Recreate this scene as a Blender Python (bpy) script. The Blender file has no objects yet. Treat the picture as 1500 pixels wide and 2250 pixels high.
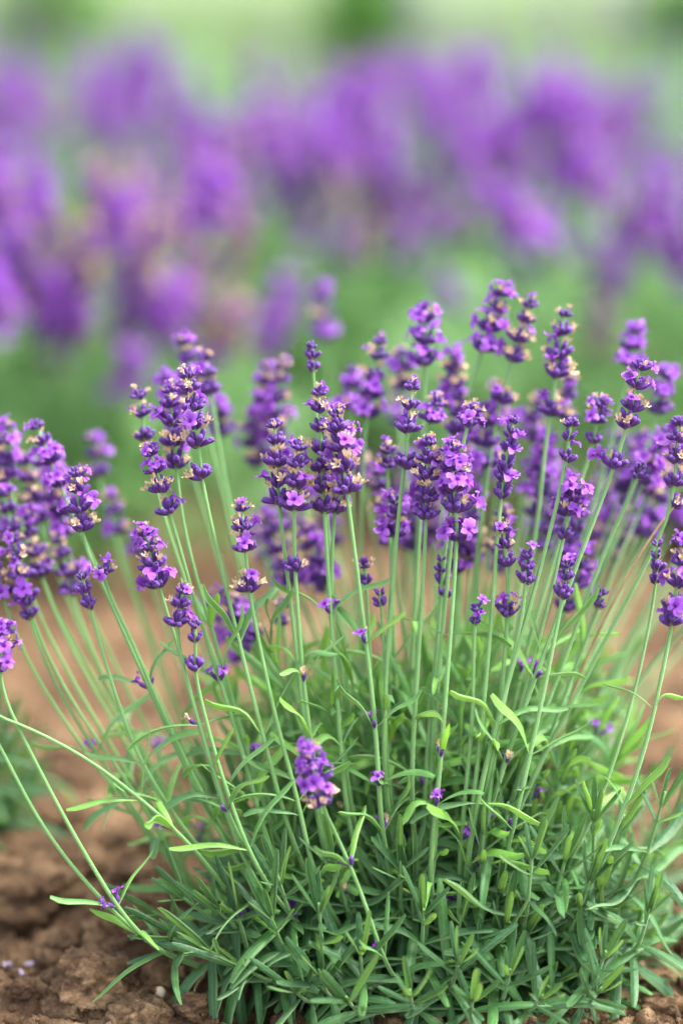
import bpy, math, random
import numpy as np
from mathutils import Vector, Matrix, Quaternion, noise

random.seed(7)
rng = np.random.default_rng(7)
R = math.radians
S = bpy.context.scene
COL = S.collection

# ------------------------------------------------------------------ camera
CAM_H, PITCH, LENS, FOCUS = 0.68, R(14.0), 85.0, 1.50
cam_d = bpy.data.cameras.new('camera')
cam = bpy.data.objects.new('camera', cam_d)
COL.objects.link(cam)
cam.location = (0, 0, CAM_H)
cam.rotation_euler = (R(90) - PITCH, 0, 0)
cam_d.sensor_fit = 'VERTICAL'
cam_d.sensor_height = 36
cam_d.sensor_width = 24
cam_d.lens = LENS
cam_d.clip_start, cam_d.clip_end = 0.02, 400
cam_d.dof.use_dof = True
cam_d.dof.focus_distance = FOCUS
cam_d.dof.aperture_fstop = 1.5
S.camera = cam

# ------------------------------------------------------------------ sky, sun, exposure
SUN_EL, SUN_AZ = R(60), R(85)          # azimuth measured from +Y (behind the bush) towards +X
w = bpy.data.worlds.new('World'); S.world = w; w.use_nodes = True
nt = w.node_tree; nt.nodes.clear()
sky = nt.nodes.new('ShaderNodeTexSky'); sky.sky_type = 'NISHITA'; sky.sun_disc = False
sky.sun_elevation = SUN_EL; sky.sun_rotation = SUN_AZ
sky.dust_density = 3.0
hs = nt.nodes.new('ShaderNodeHueSaturation'); hs.inputs['Saturation'].default_value = 0.38
bg = nt.nodes.new('ShaderNodeBackground'); bg.inputs['Strength'].default_value = 0.13
wo = nt.nodes.new('ShaderNodeOutputWorld')
nt.links.new(sky.outputs[0], hs.inputs['Color']); nt.links.new(hs.outputs[0], bg.inputs['Color'])
nt.links.new(bg.outputs[0], wo.inputs['Surface'])
sd = bpy.data.lights.new('sun', 'SUN'); sd.energy = 1.5; sd.angle = R(16); sd.color = (1.0, 0.95, 0.86)
sun = bpy.data.objects.new('sun', sd); COL.objects.link(sun)
to_sun = Vector((math.sin(SUN_AZ) * math.cos(SUN_EL), math.cos(SUN_AZ) * math.cos(SUN_EL), math.sin(SUN_EL)))
sun.rotation_euler = to_sun.to_track_quat('Z', 'Y').to_euler()
sun.location = (0, 0, 5)
S.view_settings.view_transform = 'Standard'
S.view_settings.look = 'None'
S.view_settings.gamma = 1
S.view_settings.use_curve_mapping = False
S.view_settings.exposure = 2.55
S.render.engine = 'CYCLES'
S.cycles.use_denoising = True
S.cycles.max_bounces = 6
S.cycles.transmission_bounces = 4
S.cycles.diffuse_bounces = 4

# ------------------------------------------------------------------ view helpers: photo pixel + distance -> real place
AX = Vector((0, math.cos(PITCH), -math.sin(PITCH)))
UP = Vector((0, math.sin(PITCH), math.cos(PITCH)))
EYE = Vector((0, 0, CAM_H))
K = 36 / LENS / 2250

def at(px, py, dd=0.0):
    D = FOCUS + dd
    return EYE + D * (AX + Vector((1, 0, 0)) * ((px - 750) * K) + UP * ((1125 - py) * K))

def proj(p):
    q = Vector(p) - EYE
    D = q.dot(AX)
    return 750 + q.x / D / K, 1125 - q.dot(UP) / D / K, D - FOCUS

def on_ground(px, py, z=0.0):
    d = AX + Vector((1, 0, 0)) * ((px - 750) * K) + UP * ((1125 - py) * K)
    t = (z - CAM_H) / d.z
    return EYE + d * t

def at_y(px, Y):
    """x for a photo column at ground distance Y"""
    p0 = Vector((0, Y, 0)) - EYE
    return (px - 750) * K * p0.dot(AX)

# ------------------------------------------------------------------ mesh helpers
class MB:
    def __init__(s):
        s.v, s.f, s.m, s.c, s.n = [], [], [], [], 0
    def add(s, V, F, m=0, C=None, M=None):
        V = np.asarray(V, float)
        if M is not None:
            A = np.array(M)
            V = V @ A[:3, :3].T + A[:3, 3]
        s.v.append(V)
        s.f.extend([tuple(i + s.n for i in f) for f in F])
        s.m.extend(m if isinstance(m, list) else [m] * len(F))
        s.c.append(np.zeros((len(V), 4)) if C is None else np.asarray(C, float))
        s.n += len(V)
        return s
    def piece(s, P, M=None):
        return s.add(P[0], P[1], P[2], P[3], M)
    def asp(s):
        return (np.concatenate(s.v), s.f, s.m, np.concatenate(s.c))
    def mesh(s, name, mats):
        me = bpy.data.meshes.new(name)
        V = np.concatenate(s.v)
        me.from_pydata(V.tolist(), [], s.f)
        for m in mats: me.materials.append(m)
        me.polygons.foreach_set('material_index', np.array(s.m, dtype=np.int32))
        me.polygons.foreach_set('use_smooth', np.ones(len(s.f), dtype=bool))
        ca = me.color_attributes.new('Col', 'FLOAT_COLOR', 'POINT')
        C = np.concatenate(s.c).astype(np.float32)
        ca.data.foreach_set('color', C.ravel())
        me.update()
        return me

def link(name, me, parent=None, M=None):
    o = bpy.data.objects.new(name, me)
    COL.objects.link(o)
    if M is not None: o.matrix_local = M
    if parent is not None: o.parent = parent
    return o

def tag(o, label=None, cat=None, group=None, kind=None):
    if label: o['label'] = label
    if cat: o['category'] = cat
    if group: o['group'] = group
    if kind: o['kind'] = kind
    return o

def frame(p, d, roll=0.0, s=1.0):
    """matrix that takes local +Z to d at p"""
    q = Vector(d).to_track_quat('Z', 'Y') @ Quaternion((0, 0, 1), roll)
    return Matrix.LocRotScale(Vector(p), q, Vector((s, s, s)))

def tube(pts, radii, sides=6, col=None, ridge=0.):
    pts = [Vector(p) for p in pts]
    n = len(pts)
    V, F, C = [], [], []
    ref = Vector((0.3, 0.9, 0.1)).normalized()
    for i, p in enumerate(pts):
        t = (pts[min(i + 1, n - 1)] - pts[max(i - 1, 0)]).normalized()
        a = (ref - t * ref.dot(t)).normalized(); b = t.cross(a); ref = a
        for k in range(sides):
            th = 2 * math.pi * k / sides
            V.append(p + (a * math.cos(th) + b * math.sin(th)) * radii[i] * (1 + (ridge * (.5 - k % 2))))
            C.append((i / (n - 1), 0.5 if col is None else col, (k % 2) if ridge else .5, 1))
    for i in range(n - 1):
        for k in range(sides):
            k2 = (k + 1) % sides
            F.append((i * sides + k, i * sides + k2, (i + 1) * sides + k2, (i + 1) * sides + k))
    F.append(tuple(range((n - 1) * sides, n * sides)))
    return [tuple(v) for v in V], F, C

def chaikin(P, it=3):
    for _ in range(it):
        Q = [P[0]]
        for a, b in zip(P[:-1], P[1:]):
            Q += [a.lerp(b, .25), a.lerp(b, .75)]
        Q.append(P[-1]); P = Q
    return P

def resample(P, n):
    L = [0]
    for a, b in zip(P[:-1], P[1:]): L.append(L[-1] + (b - a).length)
    out, j = [], 0
    for i in range(n):
        t = L[-1] * i / (n - 1)
        while j < len(L) - 2 and L[j + 1] < t: j += 1
        u = (t - L[j]) / max(L[j + 1] - L[j], 1e-9)
        out.append(P[j].lerp(P[j + 1], min(max(u, 0), 1)))
    return out, L[-1]

# ------------------------------------------------------------------ materials (procedural)
class NT:
    def __init__(s, name):
        s.mat = bpy.data.materials.new(name); s.mat.use_nodes = True
        s.t = s.mat.node_tree; s.t.nodes.clear()
    def n(s, typ, **kw):
        nd = s.t.nodes.new(typ)
        for k, v in kw.items():
            if k.startswith('_'): setattr(nd, k[1:], v)
            else: nd.inputs[k.replace('__', ' ')].default_value = v
        return nd
    def l(s, a, b): s.t.links.new(a, b)
    def ramp(s, fac, stops):
        r = s.n('ShaderNodeValToRGB')
        e = r.color_ramp.elements
        while len(e) < len(stops): e.new(0.5)
        for q, (p, c) in zip(e, stops): q.position = p; q.color = (*c, 1)
        s.l(fac, r.inputs[0]); return r.outputs[0]
    def mix(s, fac, a, b, mode='MIX'):
        m = s.n('ShaderNodeMix', _data_type='RGBA', _blend_type=mode)
        for sock, v in ((m.inputs[0], fac), (m.inputs[6], a), (m.inputs[7], b)):
            if hasattr(v, 'node'): s.l(v, sock)
            elif isinstance(v, tuple): sock.default_value = (*v, 1)
            else: sock.default_value = v
        return m.outputs[2]
    def noise(s, scale, detail=3, rough=.6, vec=None):
        nd = s.n('ShaderNodeTexNoise', Scale=scale, Detail=detail, Roughness=rough)
        if vec is None:
            vec = s.n('ShaderNodeTexCoord').outputs['Object']
        s.l(vec, nd.inputs['Vector'])
        return nd.outputs[0]
    def col(s):
        a = s.n('ShaderNodeAttribute', _attribute_name='Col')
        sp = s.n('ShaderNodeSeparateColor'); s.l(a.outputs['Color'], sp.inputs[0])
        return sp.outputs
    def out(s, base, rough=.6, trans=0.0, tcol=None, bump=None, bumpd=.0005, sheen=0.0, sheenc=(1, 1, 1), spec=.4):
        p = s.n('ShaderNodeBsdfPrincipled', Roughness=rough)
        p.inputs['Specular IOR Level'].default_value = spec
        if hasattr(base, 'node'): s.l(base, p.inputs['Base Color'])
        else: p.inputs['Base Color'].default_value = (*base, 1)
        if sheen:
            p.inputs['Sheen Weight'].default_value = sheen
            p.inputs['Sheen Roughness'].default_value = .4
            p.inputs['Sheen Tint'].default_value = (*sheenc, 1)
        if bump is not None:
            b = s.n('ShaderNodeBump', Strength=1.0, Distance=bumpd)
            s.l(bump, b.inputs['Height']); s.l(b.outputs[0], p.inputs['Normal'])
        o = s.n('ShaderNodeOutputMaterial')
        if trans:
            t = s.n('ShaderNodeBsdfTranslucent')
            tc = base if tcol is None else tcol
            if hasattr(tc, 'node'): s.l(tc, t.inputs['Color'])
            else: t.inputs['Color'].default_value = (*tc, 1)
            m = s.n('ShaderNodeMixShader'); m.inputs[0].default_value = trans
            s.l(p.outputs[0], m.inputs[1]); s.l(t.outputs[0], m.inputs[2]); s.l(m.outputs[0], o.inputs[0])
        else: s.l(p.outputs[0], o.inputs[0])
        return s.mat

def obj_random(t): return t.n('ShaderNodeObjectInfo').outputs['Random']

def mat_leaf():
    t = NT('lavender_leaf'); c = t.col()
    base = t.ramp(c[1], [(0, (.017, .080, .030)), (.35, (.034, .130, .038)), (.7, (.10, .29, .05)), (1, (.17, .40, .04))])
    geo = t.n('ShaderNodeNewGeometry').outputs['Position']
    n1 = t.noise(420, 3, .65, geo)
    base = t.mix(t.ramp(n1, [(.35, (0, 0, 0)), (.75, (.2, .2, .2))]), base, (.22, .40, .21))
    edge = t.ramp(c[0], [(0, (.30, .30, .30)), (.16, (0, 0, 0)), (.74, (0, 0, 0)), (1, (.65, .65, .65))])
    base = t.mix(edge, base, (.25, .40, .17))
    n2 = t.noise(90, 2, .5, geo)
    base = t.mix(t.ramp(n2, [(.66, (0, 0, 0)), (.8, (.35, .35, .35))]), base, (.27, .26, .10))
    return t.out(base, .40, .34, t.mix(.5, base, (.28, .52, .04)), bump=n1, bumpd=.0006, sheen=.10, sheenc=(.8, 1, .8))

def mat_stem():
    t = NT('lavender_stem'); c = t.col()
    geo = t.n('ShaderNodeNewGeometry').outputs['Position']
    base = t.ramp(c[0], [(0, (.13, .19, .05)), (.25, (.12, .27, .06)), (1, (.15, .34, .10))])
    base = t.mix(t.ramp(t.noise(60, 3, .6, geo), [(.35, (0, 0, 0)), (.8, (.5, .5, .5))]), base, (.24, .42, .18))
    base = t.mix(t.ramp(c[2], [(.5, (0, 0, 0)), (1, (.5, .5, .5))]), base, (.07, .19, .04))
    n1 = t.noise(900, 2, .6, geo)
    return t.out(base, .5, .10, bump=n1, bumpd=.0004, sheen=.5, sheenc=(.85, 1, .85))

def mat_simple(name, stops, scale, rough=.7, trans=0., sheen=0., bump=None, tc='geo'):
    t = NT(name)
    geo = t.n('ShaderNodeNewGeometry').outputs['Position']
    nz = t.noise(scale, 3, .6, geo)
    return t.out(t.ramp(nz, stops), rough, trans, bump=nz if bump else None, bumpd=bump or 0, sheen=sheen)

def mat_calyx():
    t = NT('lavender_calyx'); c = t.col()
    geo = t.n('ShaderNodeNewGeometry').outputs['Position']
    base = t.ramp(c[0], [(0, (.13, .12, .08)), (.14, (.065, .03, .13)), (.4, (.050, .009, .125)), (.8, (.066, .015, .165)), (1, (.14, .06, .28))])
    base = t.mix(t.ramp(c[1], [(0, (0, 0, 0)), (1, (.6, .6, .6))]), base, (.10, .022, .23))
    base = t.mix(t.ramp(c[2], [(.45, (0, 0, 0)), (1, (.3, .3, .3))]), base, (.21, .13, .34))
    n1 = t.noise(1500, 2, .6, geo)
    return t.out(base, .55, .08, bump=n1, bumpd=.0003, sheen=.22, sheenc=(.85, .65, 1), spec=.3)

def mat_corolla():
    t = NT('lavender_corolla'); c = t.col()
    base = t.ramp(c[0], [(0, (.19, .03, .38)), (.35, (.27, .07, .47)), (.8, (.37, .14, .56)), (1, (.52, .29, .68))])
    base = t.mix(t.ramp(c[1], [(0, (0, 0, 0)), (1, (.7, .7, .7))]), base, (.24, .04, .46))
    geo = t.n('ShaderNodeNewGeometry').outputs['Position']
    n1 = t.noise(700, 2, .6, geo)
    return t.out(base, .6, .38, bump=n1, bumpd=.0005, spec=.2)

def mat_shade_lifted_leaf():  # row bushes' green, brightened in colour to offset shade between their leaves
    t = NT('shade_lifted_lavender_leaf'); c = t.col()
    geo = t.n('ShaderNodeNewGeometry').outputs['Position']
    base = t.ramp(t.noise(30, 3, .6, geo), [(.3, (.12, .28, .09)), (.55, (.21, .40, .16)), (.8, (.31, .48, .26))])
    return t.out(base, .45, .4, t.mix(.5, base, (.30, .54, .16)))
M_LIFTED = mat_shade_lifted_leaf()
M_LEAF, M_STEM, M_CALYX, M_COR = mat_leaf(), mat_stem(), mat_calyx(), mat_corolla()
M_WITH = mat_simple('withered_corolla', [(.3, (.42, .26, .14)), (.5, (.58, .43, .27)), (.75, (.68, .56, .42))], 500, .75, .2)
M_BRACT = mat_simple('papery_bract', [(.3, (.24, .19, .11)), (.7, (.36, .28, .15))], 600, .8, .15)
M_DRY = mat_simple('dry_stalk', [(.3, (.30, .19, .10)), (.7, (.46, .31, .17))], 120, .8)
M_WOOD = mat_simple('woody_stem', [(.3, (.13, .09, .05)), (.7, (.24, .19, .10))], 160, .85, bump=.001)
M_ROOT = mat_simple('root_thread', [(.3, (.38, .25, .13)), (.7, (.52, .37, .2))], 300, .8)
M_PEBBLE = mat_simple('pebble', [(.3, (.48, .36, .24)), (.7, (.66, .54, .40))], 200, .7, bump=.0006)
M_FALLEN = mat_simple('faded_petal', [(.3, (.42, .32, .46)), (.7, (.58, .48, .56))], 300, .8, .2)

def mat_soil():
    t = NT('soil')
    geo = t.n('ShaderNodeNewGeometry').outputs['Position']
    a = t.noise(14, 5, .62, geo); b = t.noise(95, 5, .7, geo); c = t.noise(520, 3, .7, geo)
    base = t.ramp(a, [(.34, (.060, .034, .019)), (.5, (.155, .092, .050)), (.68, (.30, .195, .110))])
    base = t.mix(t.ramp(b, [(.36, (.85, .85, .85)), (.55, (0, 0, 0))]), base, (.045, .026, .016))
    base = t.mix(t.ramp(b, [(.58, (0, 0, 0)), (.75, (.7, .7, .7))]), base, (.38, .245, .135))
    base = t.mix(t.ramp(c, [(.62, (0, 0, 0)), (.74, (.55, .55, .55))]), base, (.50, .37, .24))
    h = t.n('ShaderNodeMath', _operation='MULTIPLY_ADD'); t.l(c, h.inputs[0]); h.inputs[1].default_value = .35; t.l(b, h.inputs[2])
    return t.out(base, .95, bump=h.outputs[0], bumpd=.006, spec=.15)
M_SOIL = mat_soil()
M_GRASS = mat_simple('grass_blades', [(.3, (.06, .13, .03)), (.55, (.12, .19, .06)), (.8, (.20, .25, .13))], 1.2, .6, .3)
M_LAWN = mat_simple('grass_ground', [(.3, (.055, .11, .025)), (.7, (.13, .165, .075))], 1.6, .9)
M_SHRUB = mat_simple('shrub_leaf', [(.3, (.05, .16, .02)), (.7, (.10, .28, .03))], 3, .5, .3)

# ------------------------------------------------------------------ ground
def gh(x, y):
    p = Vector((x, y, 0))
    near = 1.0 if y < 3.2 else max(.25, 1 - (y - 3.2) / 3)
    h = .012 * noise.noise(p * 5.0)
    h += .010 * noise.noise(p * 15.0 + Vector((3, 1, 0)))
    if y < 3.5 and abs(x) < 1.2:
        r = 1 - abs(noise.noise(p * 26.0 + Vector((9, 4, 2))))
        h += .024 * (r - .75)
        h += .0075 * noise.noise(p * 55.0) + .0045 * noise.noise(p * 120.0) + (.0028 * noise.noise(p * 260.0) if y < 2.2 else 0)
    return h * near

def graded(a, b, step, far_lo, far_hi, grow=1.16):
    mid = list(np.arange(a, b, step))
    lo, hi, d, x = [], [], step, a
    while x > far_lo: d *= grow; x -= d; lo.append(x)
    d, x = step, mid[-1]
    while x < far_hi: d *= grow; x += d; hi.append(x)
    return lo[::-1] + mid + hi

gx = graded(-.36, .38, .0027, -90, 90)
gy = graded(1.36, 1.95, .0028, -8, 200, 1.08)
NX, NY = len(gx), len(gy)
V = [(x, y, gh(x, y)) for y in gy for x in gx]
F = [(j * NX + i, j * NX + i + 1, (j + 1) * NX + i + 1, (j + 1) * NX + i) for j in range(NY - 1) for i in range(NX - 1)]
ground = link('ground', MB().add(V, F).mesh('ground', [M_SOIL]))
tag(ground, 'crumbly brown soil of the lavender field', kind='structure')

# ------------------------------------------------------------------ flower pieces
def calyx_piece(L=.0066, r=.00155, sides=10, rings=6, curve=.0006, rnd=.5, lo=False):
    V, F, C = [], [], []
    if lo: sides, rings = 5, 3
    for i in range(rings + 1):
        t = i / rings
        prof = (.35 + .65 * math.sin(min(t * 1.35, 1) * math.pi / 2)) * (1 - .22 * max(0, t - .6) / .4)
        if t > .98: prof *= .82
        for k in range(sides):
            rib = 1 + (.10 if k % 2 == 0 else -.07) * (0 if lo else 1)
            th = 2 * math.pi * k / sides
            V.append((math.cos(th) * r * prof * rib + curve * t * t, math.sin(th) * r * prof * rib, L * t))
            C.append((t, rnd, 1 if k % 2 == 0 else 0, 1))
    n = len(V)
    V.append((curve, 0, L * .93)); C.append((.55, rnd, 0, 1))
    for i in range(rings):
        for k in range(sides):
            k2 = (k + 1) % sides
            F.append((i * sides + k, i * sides + k2, (i + 1) * sides + k2, (i + 1) * sides + k))
    for k in range(sides): F.append((rings * sides + k, rings * sides + (k + 1) % sides, n))
    F.append(tuple(reversed(range(sides))))
    return np.array(V), F, [0] * len(F), np.array(C)

def corolla_piece(rs, size=.0042, lo=False, mat=1, shrivel=False):
    """two-lipped flower: short tube, two broad upper lobes and three smaller lower ones"""
    mb = MB(); g = rs.random() * .8
    sd = 6
    V, C, F = [], [], []
    for i, (z, r) in enumerate(((-.0016, .0007), (.001, .0009), (.0026, .0015))):
        for k in range(sd):
            th = 2 * math.pi * k / sd
            V.append((r * math.cos(th), r * math.sin(th), z)); C.append((.1 * i, g, 0, 1))
    for i in range(2):
        for k in range(sd): F.append((i * sd + k, i * sd + (k + 1) % sd, (i + 1) * sd + (k + 1) % sd, (i + 1) * sd + k))
    mb.add(V, F, mat, C)
    for j, (az, s, wd) in enumerate(((65, 1.1, .62), (115, 1.1, .62), (200, .78, .46), (270, .85, .5), (340, .78, .46))):
        az = R(az + rs.uniform(-9, 9)); s *= size * rs.uniform(.85, 1.15); wd *= size * rs.uniform(1.1, 1.5)
        curl = rs.uniform(-.2, 1.3); up = rs.uniform(.1, 1.2)
        if shrivel: up = rs.uniform(1.1, 1.6); curl = rs.uniform(-.6, .3); s *= 1.3
        V, C, F = [], [], []
        nu, nv = 4, 3
        for a in range(nu):
            t = a / (nu - 1)
            wv = wd * (.35 + .85 * math.sin(math.pi * (.12 + .72 * t)))
            ang = up - curl * t * 1.3
            x = .0012 + s * t * math.cos(ang * .6); z = .0022 + s * t * math.sin(ang) * .7
            for b in range(nv):
                u = b - 1
                V.append((x - abs(u) * .18 * s * t, u * wv * .5, z + abs(u) * .0007 * rs.uniform(-1, 1.8) * (.3 + t) + rs.uniform(-1, 1) * .0003))
                C.append((.25 + .75 * t, g, 0, 1))
        for a in range(nu - 1):
            for b in range(nv - 1): F.append((a * nv + b, a * nv + b + 1, (a + 1) * nv + b + 1, (a + 1) * nv + b))
        mb.add(V, F, mat, C, Matrix.Rotation(az, 4, 'Z'))
    return mb.asp()

def blob_piece(rs, r, mat, squash=1.4):
    V, F = [], []
    rings, sd = 4, 6
    for i in range(1, rings):
        ph = math.pi * i / rings
        for k in range(sd):
            th = 2 * math.pi * k / sd + i * .4
            q = r * rs.uniform(.7, 1.25)
            V.append((q * math.sin(ph) * math.cos(th), q * math.sin(ph) * math.sin(th), r * squash * math.cos(ph)))
    V += [(0, 0, r * squash), (0, 0, -r * squash)]
    n = len(V)
    for i in range(rings - 2):
        for k in range(sd): F.append((i * sd + k, (i + 1) * sd + k, (i + 1) * sd + (k + 1) % sd, i * sd + (k + 1) % sd))
    for k in range(sd):
        F.append((k, (k + 1) % sd, n - 2)); F.append(((rings - 2) * sd + (k + 1) % sd, (rings - 2) * sd + k, n - 1))
    return np.array(V), F, [mat] * len(F), np.zeros((n, 4))

def whorl_piece(seed, style, lo=False, more=1.0):
    """one whorl: two opposite fans of ribbed calyces, some with open or withered corollas, papery bracts below"""
    rs = random.Random(seed); mb = MB()
    nO = {'bud': 6, 'mix': 8, 'open': 8, 'wither': 8, 'slim': 4}[style]
    nI = {'bud': 3, 'mix': 4, 'open': 3, 'wither': 4, 'slim': 2}[style]
    fl = []
    a0 = rs.random() * 6.28
    for i in range(nO):
        fl.append((a0 + 6.283 * (i + rs.uniform(-.28, .28)) / nO, R(rs.uniform(38, 68) if style not in ('slim', 'bud') else rs.uniform(28, 50)), 1.0))
    for i in range(nI):
        fl.append((a0 + 1 + 6.283 * (i + rs.uniform(-.2, .2)) / nI, R(rs.uniform(12, 32)), .92))
    po = {'bud': .02, 'mix': .15, 'open': .36, 'wither': .08, 'slim': 0}[style]
    po *= more
    pw = {'bud': .0, 'mix': .15, 'open': .10, 'wither': .42, 'slim': 0}[style]
    for az, tilt, s in fl:
        d = Vector((math.cos(az) * math.sin(tilt), math.sin(az) * math.sin(tilt), math.cos(tilt)))
        p = Vector((math.cos(az), math.sin(az), 0)) * .0012 + Vector((0, 0, rs.uniform(-.0008, .0012) + (.0022 if s < 1 else 0)))
        s *= rs.uniform(.82, 1.12) * (.86 if style in ('bud', 'slim') else 1)
        L = .0074
        M = frame(p, d, rs.random() * 6.28, s)
        mb.piece(calyx_piece(L, .00172, curve=rs.uniform(-.0004, .0009), rnd=rs.random(), lo=lo), M)
        u = rs.random()
        tip = p + d * L * s * .97
        if u < po:
            dd = (d + Vector((0, 0, rs.uniform(-.1, .35))) + Vector((rs.uniform(-.3, .3), rs.uniform(-.3, .3), 0))).normalized()
            mb.piece(corolla_piece(rs, .0052 * rs.uniform(.82, 1.12)), frame(tip + d * .001, dd, rs.random() * 6.28))
        elif u < po + pw:
            mb.piece(corolla_piece(rs, .0021 * rs.uniform(.8, 1.3), mat=2, shrivel=True), frame(tip - d * .0008, (d + Vector((rs.uniform(-.5, .5), rs.uniform(-.5, .5), .3))).normalized(), rs.random() * 6))
        elif u < po + pw + .25 and not lo:
            mb.piece(blob_piece(rs, .00085, 0, 1.2)[:2] + ([0] * 24, np.tile((.95, .9, .3, 1), (20, 1))), frame(tip + d * .0003, d))
    if not lo:
        for k in range(2):
            az = a0 + math.pi * k + rs.uniform(-.2, .2)
            V = [(0, 0, -.0006), (.0022, -.0017, .0002), (.0022, .0017, .0002), (.0045, 0, .0022)]
            mb.add(V, [(0, 1, 3, 2)], 3, None, Matrix.Rotation(az, 4, 'Z'))
    return mb.asp()

FM = [M_CALYX, M_COR, M_WITH, M_BRACT]
WH = {}
for st, n in (('bud', 4), ('mix', 7), ('open', 6), ('wither', 6), ('slim', 3)):
    WH[st] = []
    for i in range(n):
        P = whorl_piece(hash((len(st) * 31 + ord(st[0]), i)) % 99991, st)
        WH[st].append((P, MB().piece(P).mesh('flower_whorl', FM)))
WLO = {st: [whorl_piece(500 + i + 40 * len(st), st, True, 1.7) for i in range(4)] for st in WH}

# ------------------------------------------------------------------ leaves
def leaf_piece(rs, L, wd, bend, g, twist=0., wav=0.):
    """narrow leaf with rolled edges, growing along +Z and arching towards +X"""
    n, V, C, F = 9, [], [], []
    p = Vector((0, 0, 0)); th = 0.0
    kink = rs.uniform(.2, .8)
    for i in range(n):
        t = i / (n - 1)
        if i:
            th = bend * t ** (.6 + kink) + wav * math.sin(t * 6.5)
            p = p + Vector((math.sin(th), 0, math.cos(th))) * (L / (n - 1))
        wv = wd * .5 * min(1, .38 + 2.1 * t) * (1 - max(0, (t - .72) / .28) ** 2.2 * .55)
        nrm = Vector((math.cos(th), 0, -math.sin(th)))
        tw = twist * t
        for b, (u, h) in enumerate(((-1, .62), (-.78, .06), (0, .30), (.78, .06), (1, .62))):
            off = Vector((0, 1, 0)) * (u * wv * math.cos(tw)) + nrm * (u * wv * math.sin(tw) + h * wv)
            V.append(tuple(p + off)); C.append((abs(u), g, t, 1))
    for i in range(n - 1):
        for b in range(4): F.append((i * 5 + b, i * 5 + b + 1, (i + 1) * 5 + b + 1, (i + 1) * 5 + b))
    return np.array(V), F, [0] * len(F), np.array(C)

LV = {'shoot': [], 'tip': [], 'node': []}
rs = random.Random(3)
for i in range(16):
    LV['shoot'].append(leaf_piece(rs, rs.uniform(.036, .062), rs.uniform(.0050, .0068), rs.uniform(-.3, 1.5), rs.uniform(0, .5), rs.uniform(-1.0, 1.0), rs.uniform(-.25, .25)))
for i in range(10):
    LV['tip'].append(leaf_piece(rs, rs.uniform(.022, .044), rs.uniform(.0034, .0046), rs.uniform(-.12, .3), rs.uniform(0, .32), rs.uniform(-.2, .2), 0))
for i in range(12):
    LV['node'].append(leaf_piece(rs, rs.uniform(.030, .054), rs.uniform(.0038, .0056), rs.uniform(-.6, 1.5), rs.uniform(.40, 1), rs.uniform(-1.6, 1.6), rs.uniform(-.4, .4)))
LVM = {k: [MB().piece(P).mesh('leaf', [M_LEAF]) for P in v] for k, v in LV.items()}

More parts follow.
